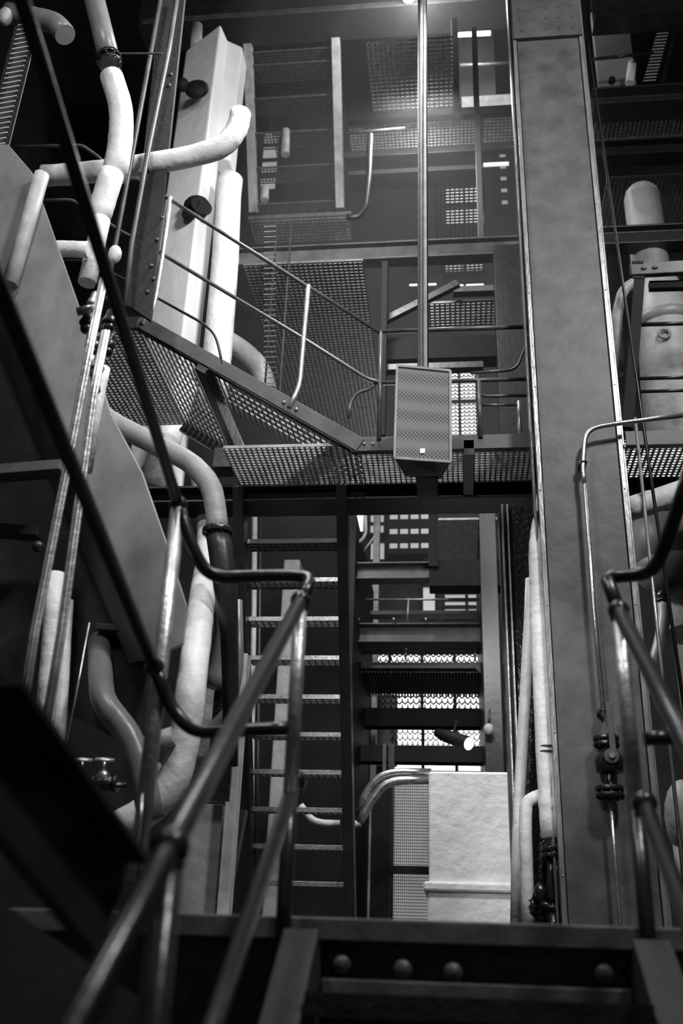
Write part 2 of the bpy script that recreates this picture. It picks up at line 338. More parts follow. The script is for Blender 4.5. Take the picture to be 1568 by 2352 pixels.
part('face', B().box(SX0+0.03, CX0+0.1, 6.70, 6.72, DZ, ztop), STEELG, t)
for xs in (SX0-0.005, SX0+0.032): part('edge_angle', B().box(xs, xs+0.014, 6.64, 6.72, DZ, ztop), RAILL, t, 0.003)  # brighter metal puts the edge glint into the colour
part('web', B().box(SX0-0.02, SX0+0.03, 6.72, 6.9, DZ, ztop), STEEL, t)
# ------------------------------------------------------------------ pipes and valves on the column
def flange_b(b, c, ax, r, t=0.022, nb=8):
    b.disc(c, ax, r, t); ax = Vector(ax).normalized(); u = ax.orthogonal().normalized(); w = ax.cross(u)
    for i in range(nb): q = Vector(c)+(u*math.cos(i*6.283/nb)+w*math.sin(i*6.283/nb))*r*0.8; b.disc(q, ax, r*0.13, t+0.022, 6)
    return b
YP = 5.9
t = thing('conduit', 'thin bright conduit bending from the right and running down the broad column to a cock', 'pipe', A(1400, 1700, YP))
b = B().tube([A(1600, 950, YP-0.0), A(1420, 972, YP), A(1344, 985, YP), A(1338, 1080, YP), A(1342, 1110, YP)], 0.016, rad=0.12)
part('bend', b, SILV, t)
part('pipe', B().tube([A(1342, 1100, YP), A(1362, 1380, YP), A(1386, 1645, YP)], 0.0145), SILV, t)
for q in ((1340, 1062), (1385, 1632)):
    p = A(q[0], q[1], YP); part('clamp', B().torus(p, Zv, 0.018, 0.006).box(p.x-0.03, p.x+0.02, p.y, 5.99, p.z-0.012, p.z+0.012), STEEL, t)
t = thing('stop_cock', 'dark flanged lever cock fixed on the broad column below the thin conduit', 'valve', A(1400, 1840, YP))
p = A(1391, 1697, YP); p2 = A(1398, 1745, YP); p3 = A(1400, 1820, YP)
part('upper_flange', flange_b(flange_b(B(), p, Zv, 0.075), p-Zv*0.032, Zv, 0.075), STEELG, t, 0.003)
part('body', B().tube([p-Zv*0.05, p2, p2-Zv*0.07], [0.045, 0.085, 0.075]).ball(p2-Vector((0, 0.06, 0)), 0.05, (1, 0.8, 1)), STEELG, t)
part('lower_flange', flange_b(flange_b(B(), p3+Zv*0.02, Zv, 0.082), p3-Zv*0.018, Zv, 0.082).tube([p2-Zv*0.05, p3], 0.03), STEELG, t, 0.003)
part('lever', B().bar(p2+Vector((0.012, -0.11, -0.01)), p2+Vector((0.006, -0.11, 0.30)), 0.034, 0.012, (0, 1, 0)).disc(p2-Vector((0, 0.105, 0)), Yv, 0.042, 0.02), COLM, t, 0.003)
part('nut', B().disc(p2-Vector((0, 0.125, 0)), Yv, 0.018, 0.03, 6), SILV, t)
part('outlet_pipe', B().tube([p3, A(1414, 1990, YP), A(1421, 2080, YP), A(p3.x and 1424, 2128, YP)], 0.011), SILV, t)
YI = 6.1
t = thing('insulated_pipe', 'thick white wrapped pipe hanging down the left edge of the broad column', 'pipe', A(1262, 1925, YI))
part('wrapping', B().tube(path([(1252, 1120, 6.3), (1247, 1175, 6.25), (1237, 1215, 6.12), (1233, 1260), (1236, 1400), (1243, 1550), (1250, 1700), (1258, 1850), (1263, 1925)], YI), [0.055]*9, rad=0.05, wob=0.04), INSUL, t)
p = A(1264, 1950, YI)
part('flange', flange_b(flange_b(B(), p, Zv, 0.058), p-Zv*0.035, Zv, 0.058), STEELG, t, 0.003)
part('handle', B().tube([p-Zv*0.05, A(1264, 2010, YI), A(1266, 2060, YI), A(1266, 2075, YI)], [0.022, 0.016, 0.034, 0.014]), STEELG, t)
part('wire_clip', B().torus(A(1258, 1717, YI), Zv, 0.062, 0.006).torus(A(1258, 1729, YI), Zv, 0.062, 0.006), STEEL, t)
q = A(1268, 2085, YI); part('lower_joint', flange_b(B(), q, Zv, 0.04).ball(A(1240, 2050, YI), 0.035, (1, 1, 1.5)).tube([A(1240, 2075, YI), q], 0.022).tube([q, (q.x, q.y, DZ)], 0.03), STEELG, t)
one('insulated_pipe', B().tube(path([(1219, 1330), (1216, 1420), (1209, 1550), (1200, 1700), (1192, 1850), (1188, 1990), (1186, 2125)], 6.35), 0.038, wob=0.02), INSUL, 'slim white wrapped pipe leftmost of the three beside the broad column', 'pipe')
t = thing('hooked_pipe', 'short white wrapped pipe with a hooked top low beside the broad column', 'pipe', A(1213, 2120, 6.15))
part('wrapping', B().tube(path([(1262, 1822), (1235, 1828), (1208, 1842), (1206, 1900), (1209, 2000), (1212, 2125)], 6.15), 0.038, rad=0.12, wob=0.02), INSUL, t)
p = A(1222, 2083, 6.15); part('side_flange', flange_b(flange_b(B(), p, Xv, 0.055), p+Xv*0.045, Xv, 0.05).tube([p, p+Xv*0.14], 0.028), STEELG, t)
one('edge_rod', B().tube([A(1458, 960, 6.1), (A(1458, 960, 6.1).x, 6.1, DZ)], 0.012, 8), EDGE, 'thin bright rod right of the broad column', 'rod')
one('edge_rod', B().tube([A(1350, 100, 6.35), (A(1350, 100, 6.35).x+0.22, 6.35, DZ)], 0.012, 8), STEEL, 'thin dark rod behind the right edge of the broad column', 'rod')
# ------------------------------------------------------------------ speaker on its drop pole
YS = 5.75
t = thing('loudspeaker', 'dark loudspeaker with a pale perforated grille hung from the long pole', 'loudspeaker', A(970, 1060, YS+0.2))
c0, c1, c2, c3 = A(906, 1052, YS+0.02), A(1035, 1061, YS+0.02), A(1034, 852, YS-0.07), A(912, 840, YS-0.07)
n = (c1-c0).cross(c3-c0).normalized()
if n.y > 0: n = -n
part('cabinet', B().quadbox([c0-n*0.02, c1-n*0.02, c1-n*0.36+(c0-c1)*0.20, c0-n*0.36+(c1-c0)*0.12, c3-n*0.02, c2-n*0.02, c2-n*0.36+(c3-c2)*0.18, c3-n*0.36+(c2-c3)*0.18]), CAB, t, 0.008)
part('grille', B().quadbox([c0, c1, c1-n*0.02, c0-n*0.02, c3, c2, c2-n*0.02, c3-n*0.02]), GRILLE, t, 0.004)
b = B()
for p, q in ((c0, c1), (c1, c2), (c2, c3), (c3, c0)): b.bar(p+n*0.003, q+n*0.003, 0.016, 0.014, n)
part('grille_frame', b, PALE, t)
m0 = A(970, 1036, YS+0.01)+n*0.006
part('badge', B().bar(m0-Xv*0.016, m0+Xv*0.016, 0.03, 0.006, n), emis('badge', 0.9, 0.5), t)  # glow stands in for the shine of the badge
bk = (c0+c1)/2-n*0.2
part('yoke', B().bar(bk+Vector((-0.05, 0.05, -0.10)), bk+Vector((0.09, 0.05, -0.10)), 0.12, 0.10), CAB, t, 0.006)
PX = A(973, 500, 6.0).x
t = thing('drop_pole', 'tall pale ribbed pole dropping from the roof to the loudspeaker', 'pole', (PX, 6.0, 5.3))
zp = A(970, 850, 6.0).z
part('tube', B().box(PX-0.024, PX+0.024, 5.98, 6.02, zp-0.16, 19), POLE, t, 0.006)
part('rib', B().tube([(PX-0.008, 5.976, zp), (PX-0.008, 5.976, 19)], 0.007, 8), POLE, t)
part('side_channel', B().box(PX-0.048, PX-0.026, 5.99, 6.03, zp, 19), STEEL, t, 0.003)
part('cable', B().tube([(PX+0.028, 5.985, zp), (PX+0.028, 5.985, 19)], 0.004, 6), STEEL, t)
# ------------------------------------------------------------------ platform in the middle
YN, YFAR, YG = 6.35, 7.02, 7.95
ZP = A(1000, 1003, YN).z
XP0 = A(806, 1020, YN).x
t = thing('platform', 'narrow grated platform behind the loudspeaker running to the broad column', 'platform', (0, 6.7, ZP-0.2))
part('front_channel', B().prof(csec(0.06, 0.115, 0.012, 0.012), (XP0, YN, ZP-0.105), (CX0+0.05, YN, ZP-0.105), Yv, Zv), COLM, t, 0.003)
part('grating', grating_b(A(532, 1070, 6.7).x, CX0+0.3, YN+0.06, YFAR, ZP, 0.040, 0.040, 0.009, 0.030), GRATL, t)
for xx in (A(1075, 1060, 6.7).x,): part('joist', B().box(xx-0.04, xx+0.04, YN, YFAR+0.1, ZP-0.16, ZP-0.03), STEEL, t, 0.004)
for q in (836, 856): part('bolt', B().ball(A(q, 1019, YN-0.004), 0.013, (1, 0.6, 1), 8), EDGE, t)
zb0, zb1 = A(900, 1146, YFAR).z, A(900, 1112, YFAR).z
XBL = A(322, 1130, YFAR).x
part('rear_girder', B().prof(isec(0.30, zb1-zb0+0.02, 0.02, 0.03), (XBL, YFAR, zb0), (1.2, YFAR, zb0), Yv, Zv), STEEL, t, 0.005)
part('girder_edge', B().box(XBL, CX0, YFAR-0.012, YFAR, zb0, zb0+0.016), COLM, t, 0.003)
part('girder_edge', B().box(XBL, CX0, YFAR-0.012, YFAR, zb1-0.005, zb1+0.011), COLM, t, 0.003)
bb = A(520, 1060, 6.9); part('end_bracket', B().box(bb.x-0.09, bb.x+0.06, 6.82, 7.0, bb.z-0.09, bb.z+0.09), STEEL, t, 0.004)
# railing on it
t = rail_thing('platform_railing', 'slim pipe railing along the platform edge behind the loudspeaker', (0, YN, ZP))
pr = A(870, 762, YN); pr2 = A(870, 880, YN)
part('top_rail', B().tube([pr, (CX0+0.1, YN, pr.z)], 0.0175), RAILM, t)
part('middle_rail', B().tube([pr2, (CX0+0.1, YN, pr2.z)], 0.0165), RAILM, t)
for q in (872, 1100): X = A(q, 900, YN).x; part('post', B().tube([(X, YN, ZP-0.02), (X, YN, pr.z if q == 872 else pr2.z)], 0.017), RAILM, t)
part('rail_end', B().tube(path([(866, 876), (852, 893), (820, 902), (804, 925), (800, 960)], YN+0.02), 0.013, rad=0.06), RAILM, t)
X = A(1195, 960, YN).x; part('post', B().tube([(X, YN+0.1, ZP), (X, YN+0.1, A(1195, 905, YN).z)], 0.014), RAILL, t)
part('gate_rail', B().tube(path([(1080, 857), (1185, 850), (1205, 800), (1208, 772), (1222, 770)], YN+0.15), 0.011, rad=0.08), RAILM, t)
part('gate_rail', B().tube(path([(1096, 862), (1096, 900), (1110, 910), (1228, 908)], YN+0.05), 0.013, rad=0.07), RAILM, t)
part('gate_rail', B().tube(path([(1105, 931), (1190, 930)], YN+0.1), 0.010), RAILM, t)
# inclined slatted gangway going up to the left
S1 = A(822, 1030, YN); S0 = A(312, 742, YN)
t = thing('gangway', 'sloping slatted gangway seen from below, rising left from the platform', 'gangway', (S0+S1)/2)
dr = (S1-S0).normalized(); nn = Vector((-dr.z, 0, dr.x)); nn = nn if nn.z > 0 else -nn
part('near_stringer', B().bar(S0+nn*0.03, S1+nn*0.03, 0.02, 0.115, nn), COLM, t, 0.003)
part('near_stringer_lip', B().bar(S0-nn*0.03+Yv*0.03, S1-nn*0.03+Yv*0.03, 0.06, 0.010, nn), STEEL, t)
dy = Vector((0, YG-YN, 0))
SQ = S0+(S1-S0)*((A(545, 1035, YG).x-S0.x)/(S1.x-S0.x))
part('far_stringer', B().bar(S0+dy-nn*0.03, SQ+dy-nn*0.03, 0.05, 0.12, nn), STEEL, t, 0.003)
b = B(); L = (S1-S0).length; N = int(L/0.058)
for i in range(N):
    c = S0+dr*(0.05+i*0.058)+nn*0.005
    ye = dy if c.x < A(545, 1035, YG).x-0.02 else Vector((0, YFAR-YN-0.03, 0))
    b.bar(c+Yv*0.03, c+ye, 0.034, 0.012, (nn*0.75+dr*0.65))
XE = A(545, 1035, YG).x; SE = S0+(S1-S0)*((XE-S0.x)/(S1.x-S0.x))
for k in range(1, 18): b.bar(S0+dy*(k/18)+nn*0.02, (S1 if k < 7 else SE)+dy*(k/18)+nn*0.02, 0.005, 0.012, nn)
part('slats', b, GRATL, t)
c = S0+dr*0.73; part('cross_beam', B().bar(c-nn*0.04, c+dy-nn*0.04, 0.10, 0.10, nn), STEEL, t, 0.004)
Z0 = S0.z+0.02
part('upper_landing', grating_b(S0.x-1.0, S0.x, YN, YG, Z0, 0.045, 0.045, 0.012, 0.03), GRATL, t)
part('upper_edge', B().box(S0.x-1.0, S0.x+0.02, YN-0.02, YN, Z0-0.08, Z0+0.03), STEEL, t, 0.003)
t = rail_thing('gangway_railing', 'slim bent pipe railing with three rails along the sloping gangway', (S0+S1)/2)
part('top_rail', B().tube(path([(40, 337), (188, 334), (228, 362), (268, 410), (318, 412), (390, 458), (870, 762)], YN), 0.0165, rad=0.05), RAILM, t)
part('middle_rail', B().tube(path([(85, 461), (165, 459), (218, 492), (275, 530), (370, 582), (700, 780), (845, 872), (880, 880)], YN), 0.0155, rad=0.05), RAILM, t)
part('lower_rail', B().tube(path([(100, 600), (195, 598), (300, 648), (360, 684), (465, 742), (492, 765), (502, 795), (510, 838)], YN), 0.011, rad=0.08), STEEL, t)
part('post', B().tube(path([(390, 456), (374, 580), (356, 690), (345, 722), (325, 744)], YN-0.01), 0.021, rad=0.1), RAILL, t)
part('post', B().tube(path([(708, 658), (697, 780), (688, 888), (664, 936)], YN-0.01), 0.019, rad=0.12), RAILL, t)
for q in ((390, 456), (373, 584), (708, 660), (697, 780)): part('rail_clamp', B().ball(A(q[0], q[1], YN-0.005), 0.025), RAILL, t)
for q in ((328, 742), (652, 924), (680, 940), (664, 932)): part('bolt', B().ball(A(q[0], q[1], YN-0.015), 0.016, (1, 0.7, 1), 8), EDGE, t)
# ------------------------------------------------------------------ steep stair under the platform
def steep_stair(t, rt_, rb_, lt_, Yt, wst, ys, mst, mtr, dep, th, edge, ext=0.3):
    Pt = A(rt_[0], rt_[1], Yt); Pb = AX(rb_[0], rb_[1], Pt.x); xl = A(lt_[0], lt_[1], Yt).x; xr = Pt.x
    d = (Pb-Pt).normalized(); P0 = Pt-d*ext; P1 = Pb+d*ext
    for xx in (xl-wst/2, xr+wst/2): part('stringer', B().bar((xx, P0.y, P0.z), (xx, P1.y, P1.z), wst, 0.16, (0, -1, 0)), mst, t, 0.004)
    for yy in ys:
        lo, hi = -0.5, 1.5
        for _ in range(40):
            mi = (lo+hi)/2
            if proj(Pt+(Pb-Pt)*mi)[1] < yy: lo = mi
            else: hi = mi
        q = Pt+(Pb-Pt)*lo
        tr = part('tread', grating_b(xl, xr, q.y+0.01, q.y+dep, q.z+th, 0.05, 0.05, 0.010, th*0.8), mtr, t)
        part('nosing', B().box(xl, xr, q.y-0.005, q.y+0.008, q.z-0.004, q.z+th), edge, tr, 0.002)
    return Pt, Pb, xl, xr
b0 = A(690, 2100, 9.0); b0.z = DZ
t = thing('steep_stair', 'steep open stair with bright tread edges hanging below the platform', 'stairs', b0)
(steep_stair(t, (775, 1200), (792, 2060), (564, 1200), 7.15, 0.085, (1245, 1335, 1425, 1515, 1605, 1692, 1779, 1866, 1952, 2037, 2122), STEEL, GRAT, 0.20, 0.034, SILV))
b0 = A(690, 490, 9.5)
t = thing('pale_stair', 'open stair between two pale upright stringers high above the gangway', 'stairs', b0)
PSB = steep_stair(t, (762, 91), (772, 480), (580, 91), 10.09, 0.118, (110, 140, 218, 298, 378, 462), PALE, GRAT, 0.32, 0.03, GRAT, 0.0)[1]
# ================================================================== left bay
def pipe(label, pts, Y, rpx, m, name='insulated_pipe', rad=0.15, wob=0.02, cat='pipe', group=None, n=18):
    p = path(pts, Y); d = (p[0]-CAM).dot(FW); r = rpx*d/F if rpx > 1 else rpx
    return one(name, B().tube(p, r, n, rad, wob=wob), m, label, cat, group)
YC = 4.3
t = thing('inclined_chute', 'big grey sheet metal chute slanting down behind the left handrail', 'chute', A(300, 1500, YC))
pl = path([(-90, 330), (20, 330), (76, 395), (102, 470), (180, 690), (258, 950), (330, 1085), (384, 1240), (432, 1390), (424, 1482), (350, 1512), (-90, 480)], YC)
part('side_sheet', B().prism(pl, (-0.35, 0.5, 0.1)), PLATE, t, 0.012)
part('rolled_edge', B().tube(path([(96, 402), (62, 520), (22, 655)], YC-0.03), 0.045, 16), PALE, t)  # paler than the sheet, light on the rounded corner put into colour
one('hopper_plate', B().prism(path([(-90, 640), (0, 715), (340, 1520), (310, 1720), (-90, 1500)], 4.6), (0, 0.06, 0)), STEEL, 'black riveted hopper plate at the left edge below the grey chute', 'plate')
one('ledge_beam', B().bar(A(-80, 1094, 4.2), A(146, 1076, 4.2), 0.1, 0.055), COLM, 'short grey ledge beam at the left edge across the black plate', 'beam', None, 0.004)
one('ledge_beam', B().bar(A(-40, 1215, 4.4), A(95, 1228, 4.4), 0.1, 0.05).ball(A(88, 1255, 4.35), 0.03), STEEL, 'dim black ledge beam low on the hopper plate at the left edge', 'beam', None, 0.004)
one('ledge_beam', B().bar(A(228, 1446, 4.6), A(306, 1452, 4.6), 0.12, 0.03).bar(A(232, 1480, 4.65), A(312, 1484, 4.65), 0.1, 0.07), COLM, 'short bracket beam lit on top behind the lower end of the slanting rail', 'beam', None, 0.003)
def rods(name, label, pts, Y, r=0.008):
    b = B(); p = path(pts, Y)
    for o in (-1, 0, 1): b.tube([q+Vector((o*r*1.5, -0.004*(o == 0), 0)) for q in p], r, 8)
    return one(name, b, RAILL, label, 'rod')
rods('ribbed_rod', 'upright bright ribbed rod nearest the left edge of the view', [(45, 1680), (80, 1450), (151, 1088), (200, 830), (238, 640)], 3.5)
rods('ribbed_rod', 'upright bright ribbed rod just right of its twin at far left', [(85, 1790), (141, 1450), (181, 1153), (214, 907), (243, 760)], 3.5)
one('wire', B().tube(path([(133, 1800), (170, 1620), (205, 1430)], 4.0), 0.004, 6), SILV, 'thin shining wire slanting down to the handwheels at lower left', 'wire')
t = thing('valve_cluster', 'knotted cluster of couplings on the rods above the grey chute', 'fittings', A(222, 800, 3.6))
b = B(); p = path([(238, 650), (214, 715), (206, 790), (214, 850), (222, 900)], 3.6); b.tube(p, 0.018, 10)
part('riser', b, RAILL, t)
for i, q in enumerate(((236, 660), (216, 700), (200, 742), (214, 796), (222, 846), (252, 740), (248, 795))):
    c = A(q[0], q[1], 3.6); part('coupling', B().disc(c, (0.3, 0.2, 1), 0.034, 0.03).disc(c+Vector((0, 0, 0.03)), (0.2, 0.1, 1), 0.025, 0.06, 8).ball(c-Vector((0, 0, 0.03)), 0.028), (STEELG, RAILL, STEELG)[i % 3], t, 0.002)
part('short_pipe', B().tube(path([(178, 716), (224, 706)], 3.55), 0.02), SILV, t)
pipe('slim white pipe beside the ribbed rods in front of the grey chute', [(238, 845), (226, 900), (196, 1082)], 3.8, 15, INSUL)
pipe('upright white pipe between the two ribbed rods', [(128, 1318), (118, 1480), (95, 1745)], 4.4, 21, INSUL)
pipe('narrow white pipe just right of the second ribbed rod', [(152, 1380), (143, 1520), (136, 1650), (122, 1795)], 4.5, 17, INSUL)
pipe('thick white elbow pipe turning left behind the near handrail', [(458, 1100, 7.7), (474, 1210, 7.3), (474, 1290, 6.3), (467, 1350, 5.4), (455, 1450, 4.9), (436, 1600), (424, 1700), (400, 1800), (335, 1868), (180, 1945)], 4.6, 0.075, INSUL, rad=0.3)
t = thing('flanged_pipe', 'grey pipe bending down to a bolted flange in front of the girder end', 'pipe', A(500, 1225, 5.0))
p = path([(225, 945), (262, 972), (350, 1018), (440, 1062), (486, 1116), (496, 1175), (500, 1222)], 5.0)
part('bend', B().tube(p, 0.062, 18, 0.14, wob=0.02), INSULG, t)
part('flange', flange_b(B(), p[-1], Zv, 0.088, 0.03, 10), STEELG, t, 0.003)
part('lower_pipe', B().tube([p[-1], A(506, 1260, 5.0), A(518, 1350, 5.0), A(526, 1450, 5.1), A(530, 1600, 5.3), A(528, 1760, 5.4)], [0.07, 0.07, 0.066, 0.05, 0.045, 0.045]), STEEL, t)
pipe('white pipe stub passing behind the grey flanged bend', [(425, 880), (378, 1030), (345, 1120)], 8.2, 30, INSUL)
pipe('grey bent pipe behind the tall handrail post at lower left', [(226, 1420, 4.9), (229, 1530, 4.4), (236, 1615), (298, 1688), (330, 1785), (346, 1880)], 4.2, 0.056, BENT, name='bent_pipe')
pipe('short grey pipe joining the white elbow behind the tall post', [(322, 1722), (345, 1708), (398, 1690)], 4.5, 22, INSULG, name='branch_pipe')
pipe('pale slanting pipe wedge under the short branch pipe', [(352, 1760), (366, 1800), (385, 1850)], 4.8, 18, INSUL)
pipe('thin pale pipe curling around the left stair stringer', [(546, 1380), (549, 1540), (530, 1625), (490, 1668), (455, 1678)], 5.6, 11, BENT, name='curled_pipe')
pipe('dark leaning pipe between the white elbow and the steep stair', [(508, 1380), (520, 1450), (505, 1530), (490, 1580)], 5.7, 24, PLATE, name='leaning_pipe')
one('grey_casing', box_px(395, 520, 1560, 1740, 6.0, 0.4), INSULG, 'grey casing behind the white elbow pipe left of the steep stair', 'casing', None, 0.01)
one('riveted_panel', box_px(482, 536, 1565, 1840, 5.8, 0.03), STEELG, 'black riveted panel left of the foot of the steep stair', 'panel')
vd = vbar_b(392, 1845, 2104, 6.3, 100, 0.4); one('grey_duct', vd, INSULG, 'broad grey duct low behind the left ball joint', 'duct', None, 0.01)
one('pale_pillar', vbar_b(496, 1500, 2104, 6.15, 27, 0.12), PALE, 'pale square pillar left of the foot of the steep stair', 'pillar', None, 0.006)
one('diagonal_brace', B().bar(A(556, 1860, 6.4), A(512, 2090, 6.4), 0.09, 0.06), STEEL, 'dark diagonal brace between the pale pillar and the steep stair', 'brace')
for i, q in enumerate((190, 240)):
    t = thing('handwheel_valve', ('small handwheel valve, nearer the white pipe, at lower left', 'small handwheel valve, nearer the tall post, at lower left')[i], 'valve', A(q, 1810, 4.1), 'handwheel valves at lower left')
    c = A(q, 1745, 4.1); d = A(q-4, 1800, 4.1)
    part('handwheel', B().torus(c, (0.05, -0.25, 1), 0.036, 0.006).bar(c-Xv*0.036, c+Xv*0.036, 0.008, 0.006), RAILL, t)
    part('spindle', B().tube([c, c+(d-c)*0.5], 0.007), SILV, t)
    part('bonnet', B().tube([c+(d-c)*0.45, c+(d-c)*0.6, d], [0.012, 0.026, 0.024]), SILV, t)
    part('body', B().tube([d-Xv*0.055, d-Xv*0.02, d+Xv*0.02, d+Xv*0.055], [0.024, 0.032, 0.032, 0.024]).disc(d-Xv*0.055, Xv, 0.036, 0.014).disc(d+Xv*0.055, Xv, 0.036, 0.014), STEELG, t)
pipe('thin horizontal pipe carrying the two handwheel valves', [(125, 1798), (200, 1806), (292, 1803)], 4.1, 6, STEELG, name='valve_pipe')
# ------------------------------------------------------------------ upper left
t = thing('clamped_pipe', 'dim grey pipe coming down from the top left to a black clamp', 'pipe', A(252, 150, 5.2))
p = path([(196, -80), (212, -20), (232, 60), (250, 135)], 5.2); part('pipe', B().tube(p, 0.082, 18, wob=0.02), BENT, t)
c = p[-1]; part('clamp', flange_b(flange_b(B(), c, p[-1]-p[-2], 0.098, 0.03), c+(p[-1]-p[-2]).normalized()*0.05, p[-1]-p[-2], 0.09, 0.03), STEELG, t)
pipe('white bent pipe under the black clamp at upper left', [(256, 176), (280, 250), (277, 330), (262, 405)], 5.25, 27, INSUL, rad=0.2)
pipe('white pipe length continuing below the bent pipe at upper left', [(256, 400), (238, 460), (222, 508)], 5.2, 28, INSUL)
pipe('white tapering pipe end under the upper left pipe run', [(232, 505), (218, 570), (200, 650)], 5.15, 21, INSUL)
t = thing('cross_pipe', 'fat white pipe crossing level in front of the tall white duct', 'pipe', A(330, 385, 5.7))
p = path([(100, 404), (165, 400), (240, 392), (300, 384), (430, 362), (515, 338), (546, 295), (552, 260)], 5.7)
part('wrapping', B().tube(p, 0.085, 18, 0.14, wob=0.025), INSUL, t)
part('strap', B().torus(A(342, 378, 5.7), (1, 0, 0.13), 0.087, 0.006), STEEL, t)
pipe('short level white pipe behind the slanting rail at far left', [(105, 572), (160, 572), (205, 574)], 5.0, 19, INSUL)
one('capped_pipe', B().ball(A(264, 584, 5.1), 0.05, (0.9, 0.9, 1.4)), INSUL, 'oval white wrapped pipe cap right of the slanting rail', 'pipe')
t = thing('box_duct', 'tall white lagged box duct rising behind the sloping gangway', 'duct', A(420, 1100, 8.6))
zlo = A(380, 1135, 8.6).z; zhi = A(500, 95, 8.5).z
q0, q1, q2 = A(370, 520, 8.6), A(450, 520, 8.25), A(484, 520, 8.6)
fp = [Vector((q0.x, q0.y, zlo)), Vector((q1.x, q1.y, zlo)), Vector((q2.x, q2.y, zlo)), Vector((q2.x-0.1, q2.y+0.4, zlo)), Vector((q0.x, q0.y+0.4, zlo))]
part('lagging', B().prism(fp, (0, 0, zhi-zlo)), LAG, t, 0.03)
part('seam_band', B().prism([p+Vector((0, 0, 0.9))+(p-(q0+q2)/2).normalized()*0 for p in fp], (0, 0, 0.03)), INSULG, t)
u0, u1 = A(478, 200, 8.4), A(546, 200, 8.6); zz = A(500, 340, 8.4).z
part('upper_side', B().prism([Vector((u0.x, u0.y, zz)), Vector((u1.x, u1.y, zz)), Vector((u1.x, u1.y+0.3, zz)), Vector((u0.x, u0.y+0.3, zz))], (0, 0, zhi-zz)), LAG, t, 0.02)
part('hatch', B().ball(A(452, 476, 8.32), 0.15, (1, 0.9, 0.85), 18).disc(A(440, 482, 8.24), (-0.5, -1, 0.1), 0.13, 0.03).disc(A(462, 474, 8.22), (0.6, -1, 0.2), 0.12, 0.03), BLACK, t)
part('hatch', B().ball(A(452, 205, 8.15), 0.13, (1.1, 0.6, 1)).ball(A(420, 195, 8.1), 0.08), BLACK, t)
pipe('thick white round-topped pipe right of the tall box duct', [(528, 412), (524, 440), (517, 600), (498, 830), (488, 930)], 8.35, 30, INSUL, rad=0.05)
pipe('grey elbow pipe dipping behind the sloping gangway', [(505, 770), (560, 805), (600, 845), (614, 900)], 8.7, 22, INSULG, name='elbow_pipe')
pipe('small grey stack above the tall white box duct', [(452, 60), (450, 110)], 8.6, 13, INSULG, name='stack_pipe')
t = thing('lattice_post', 'dark bolted post of two rods behind the slanting rail at upper left', 'post', A(320, 740, 5.6))
for pts in ([(372, -20), (352, 90), (308, 330), (265, 560), (240, 690)], [(408, -20), (388, 110), (340, 345), (302, 560), (288, 705)]): part('rod', B().tube(path(pts, 5.55), 0.02), COLM, t)
part('web', B().prism(path([(370, -20), (425, -20), (345, 735), (292, 700)], 5.7), (0, 0.04, 0)), ROUGHS, t)
for q in ((352, 640), (347, 610), (360, 550), (372, 500), (338, 670), (392, 170), (388, 195)): part('bolt', B().ball(A(q[0], q[1], 5.69), 0.016, (1, 0.7, 1), 8), COLM, t)
part('stay', B().bar(A(268, 123, 5.5), A(372, 123, 5.5), 0.012, 0.012), COLM, t)
t = thing('rung_ladder', 'serrated ladder strip catching light at the top left edge', 'ladder', A(0, 320, 5.0))
p0, p1 = A(62, 60, 5.0), A(-12, 350, 5.0)
for o in (-0.07, 0.07): part('side_rail', B().bar(p0+Xv*o, p1+Xv*o, 0.012, 0.05), STEEL, t)
for k in range(26): c = p0+(p1-p0)*(k/25); part('rung', B().bar(c-Xv*0.065, c+Xv*0.065+Zv*0.02, 0.03, 0.012), PALE, t)
pipe('dim grey elbow pipe in the top left corner', [(20, 30), (70, 40), (128, 52), (150, 80)], 5.0, 24, BENT, name='corner_elbow', rad=0.1)
one('capped_pipe', B().ball(A(12, 38, 4.9), 0.065, (0.8, 0.8, 1.3)), INSULG, 'pale pipe cap at the extreme top left corner', 'pipe')
# ================================================================== behind the steep stair and the landing
YB = 9.0
t = thing('lagged_box', 'big white lagged box with a raised band behind the landing edge', 'box duct', A(1080, 2100, YB))
p = A(984, 1900, YB); xr = A(1230, 1900, YB).x; zt = A(1080, 1772, YB).z; zbnd = A(1080, 2027, YB).z; zb2 = A(1080, 2050, YB).z
part('upper_box', B().box(p.x, xr, YB, YB+1.2, zb2, zt), INSUL, t, 0.02)
part('band', B().box(p.x-0.045, xr, YB-0.045, YB+1.2, zb2, zbnd), INSUL, t, 0.02)
part('lower_box', B().box(p.x-0.012, xr, YB-0.012, YB+1.2, DZ, zb2+0.01), INSUL, t, 0.02)
pipe('upper of two silver pipes bending into the white lagged box', [(824, 1860), (845, 1812), (872, 1782), (910, 1773), (990, 1774)], YB+0.25, 9, SILV, name='silver_pipe', rad=0.25)
pipe('lower of two silver pipes bending into the white lagged box', [(826, 1890), (846, 1848), (880, 1803), (912, 1793), (990, 1791)], YB+0.2, 10, SILV, name='silver_pipe', rad=0.25)
t = thing('glazed_partition', 'wire-glass partition with dark bars left of the white lagged box', 'partition', A(930, 2100, 10.5))
g0, g1 = A(902, 1950, 10.5), A(1000, 1950, 10.5); gz = A(940, 1780, 10.5).z
part('pane', B().box(g0.x, g1.x, 10.52, 10.55, DZ, gz), DAYD, t)
b = B(); n = 22
for i in range(n+1): x = g0.x+(g1.x-g0.x)*i/n; b.box(x-0.003, x+0.003, 10.49, 10.50, DZ, gz)
n = 60
for i in range(n+1): z = DZ+(gz-DZ)*i/n; b.box(g0.x, g1.x, 10.485, 10.49, z-0.003, z+0.003)
part('wire_mesh', b, STEEL, t)
part('jamb', B().box(g0.x-0.05, g0.x+0.01, 10.4, 10.5, DZ, gz+0.3), STEEL, t)
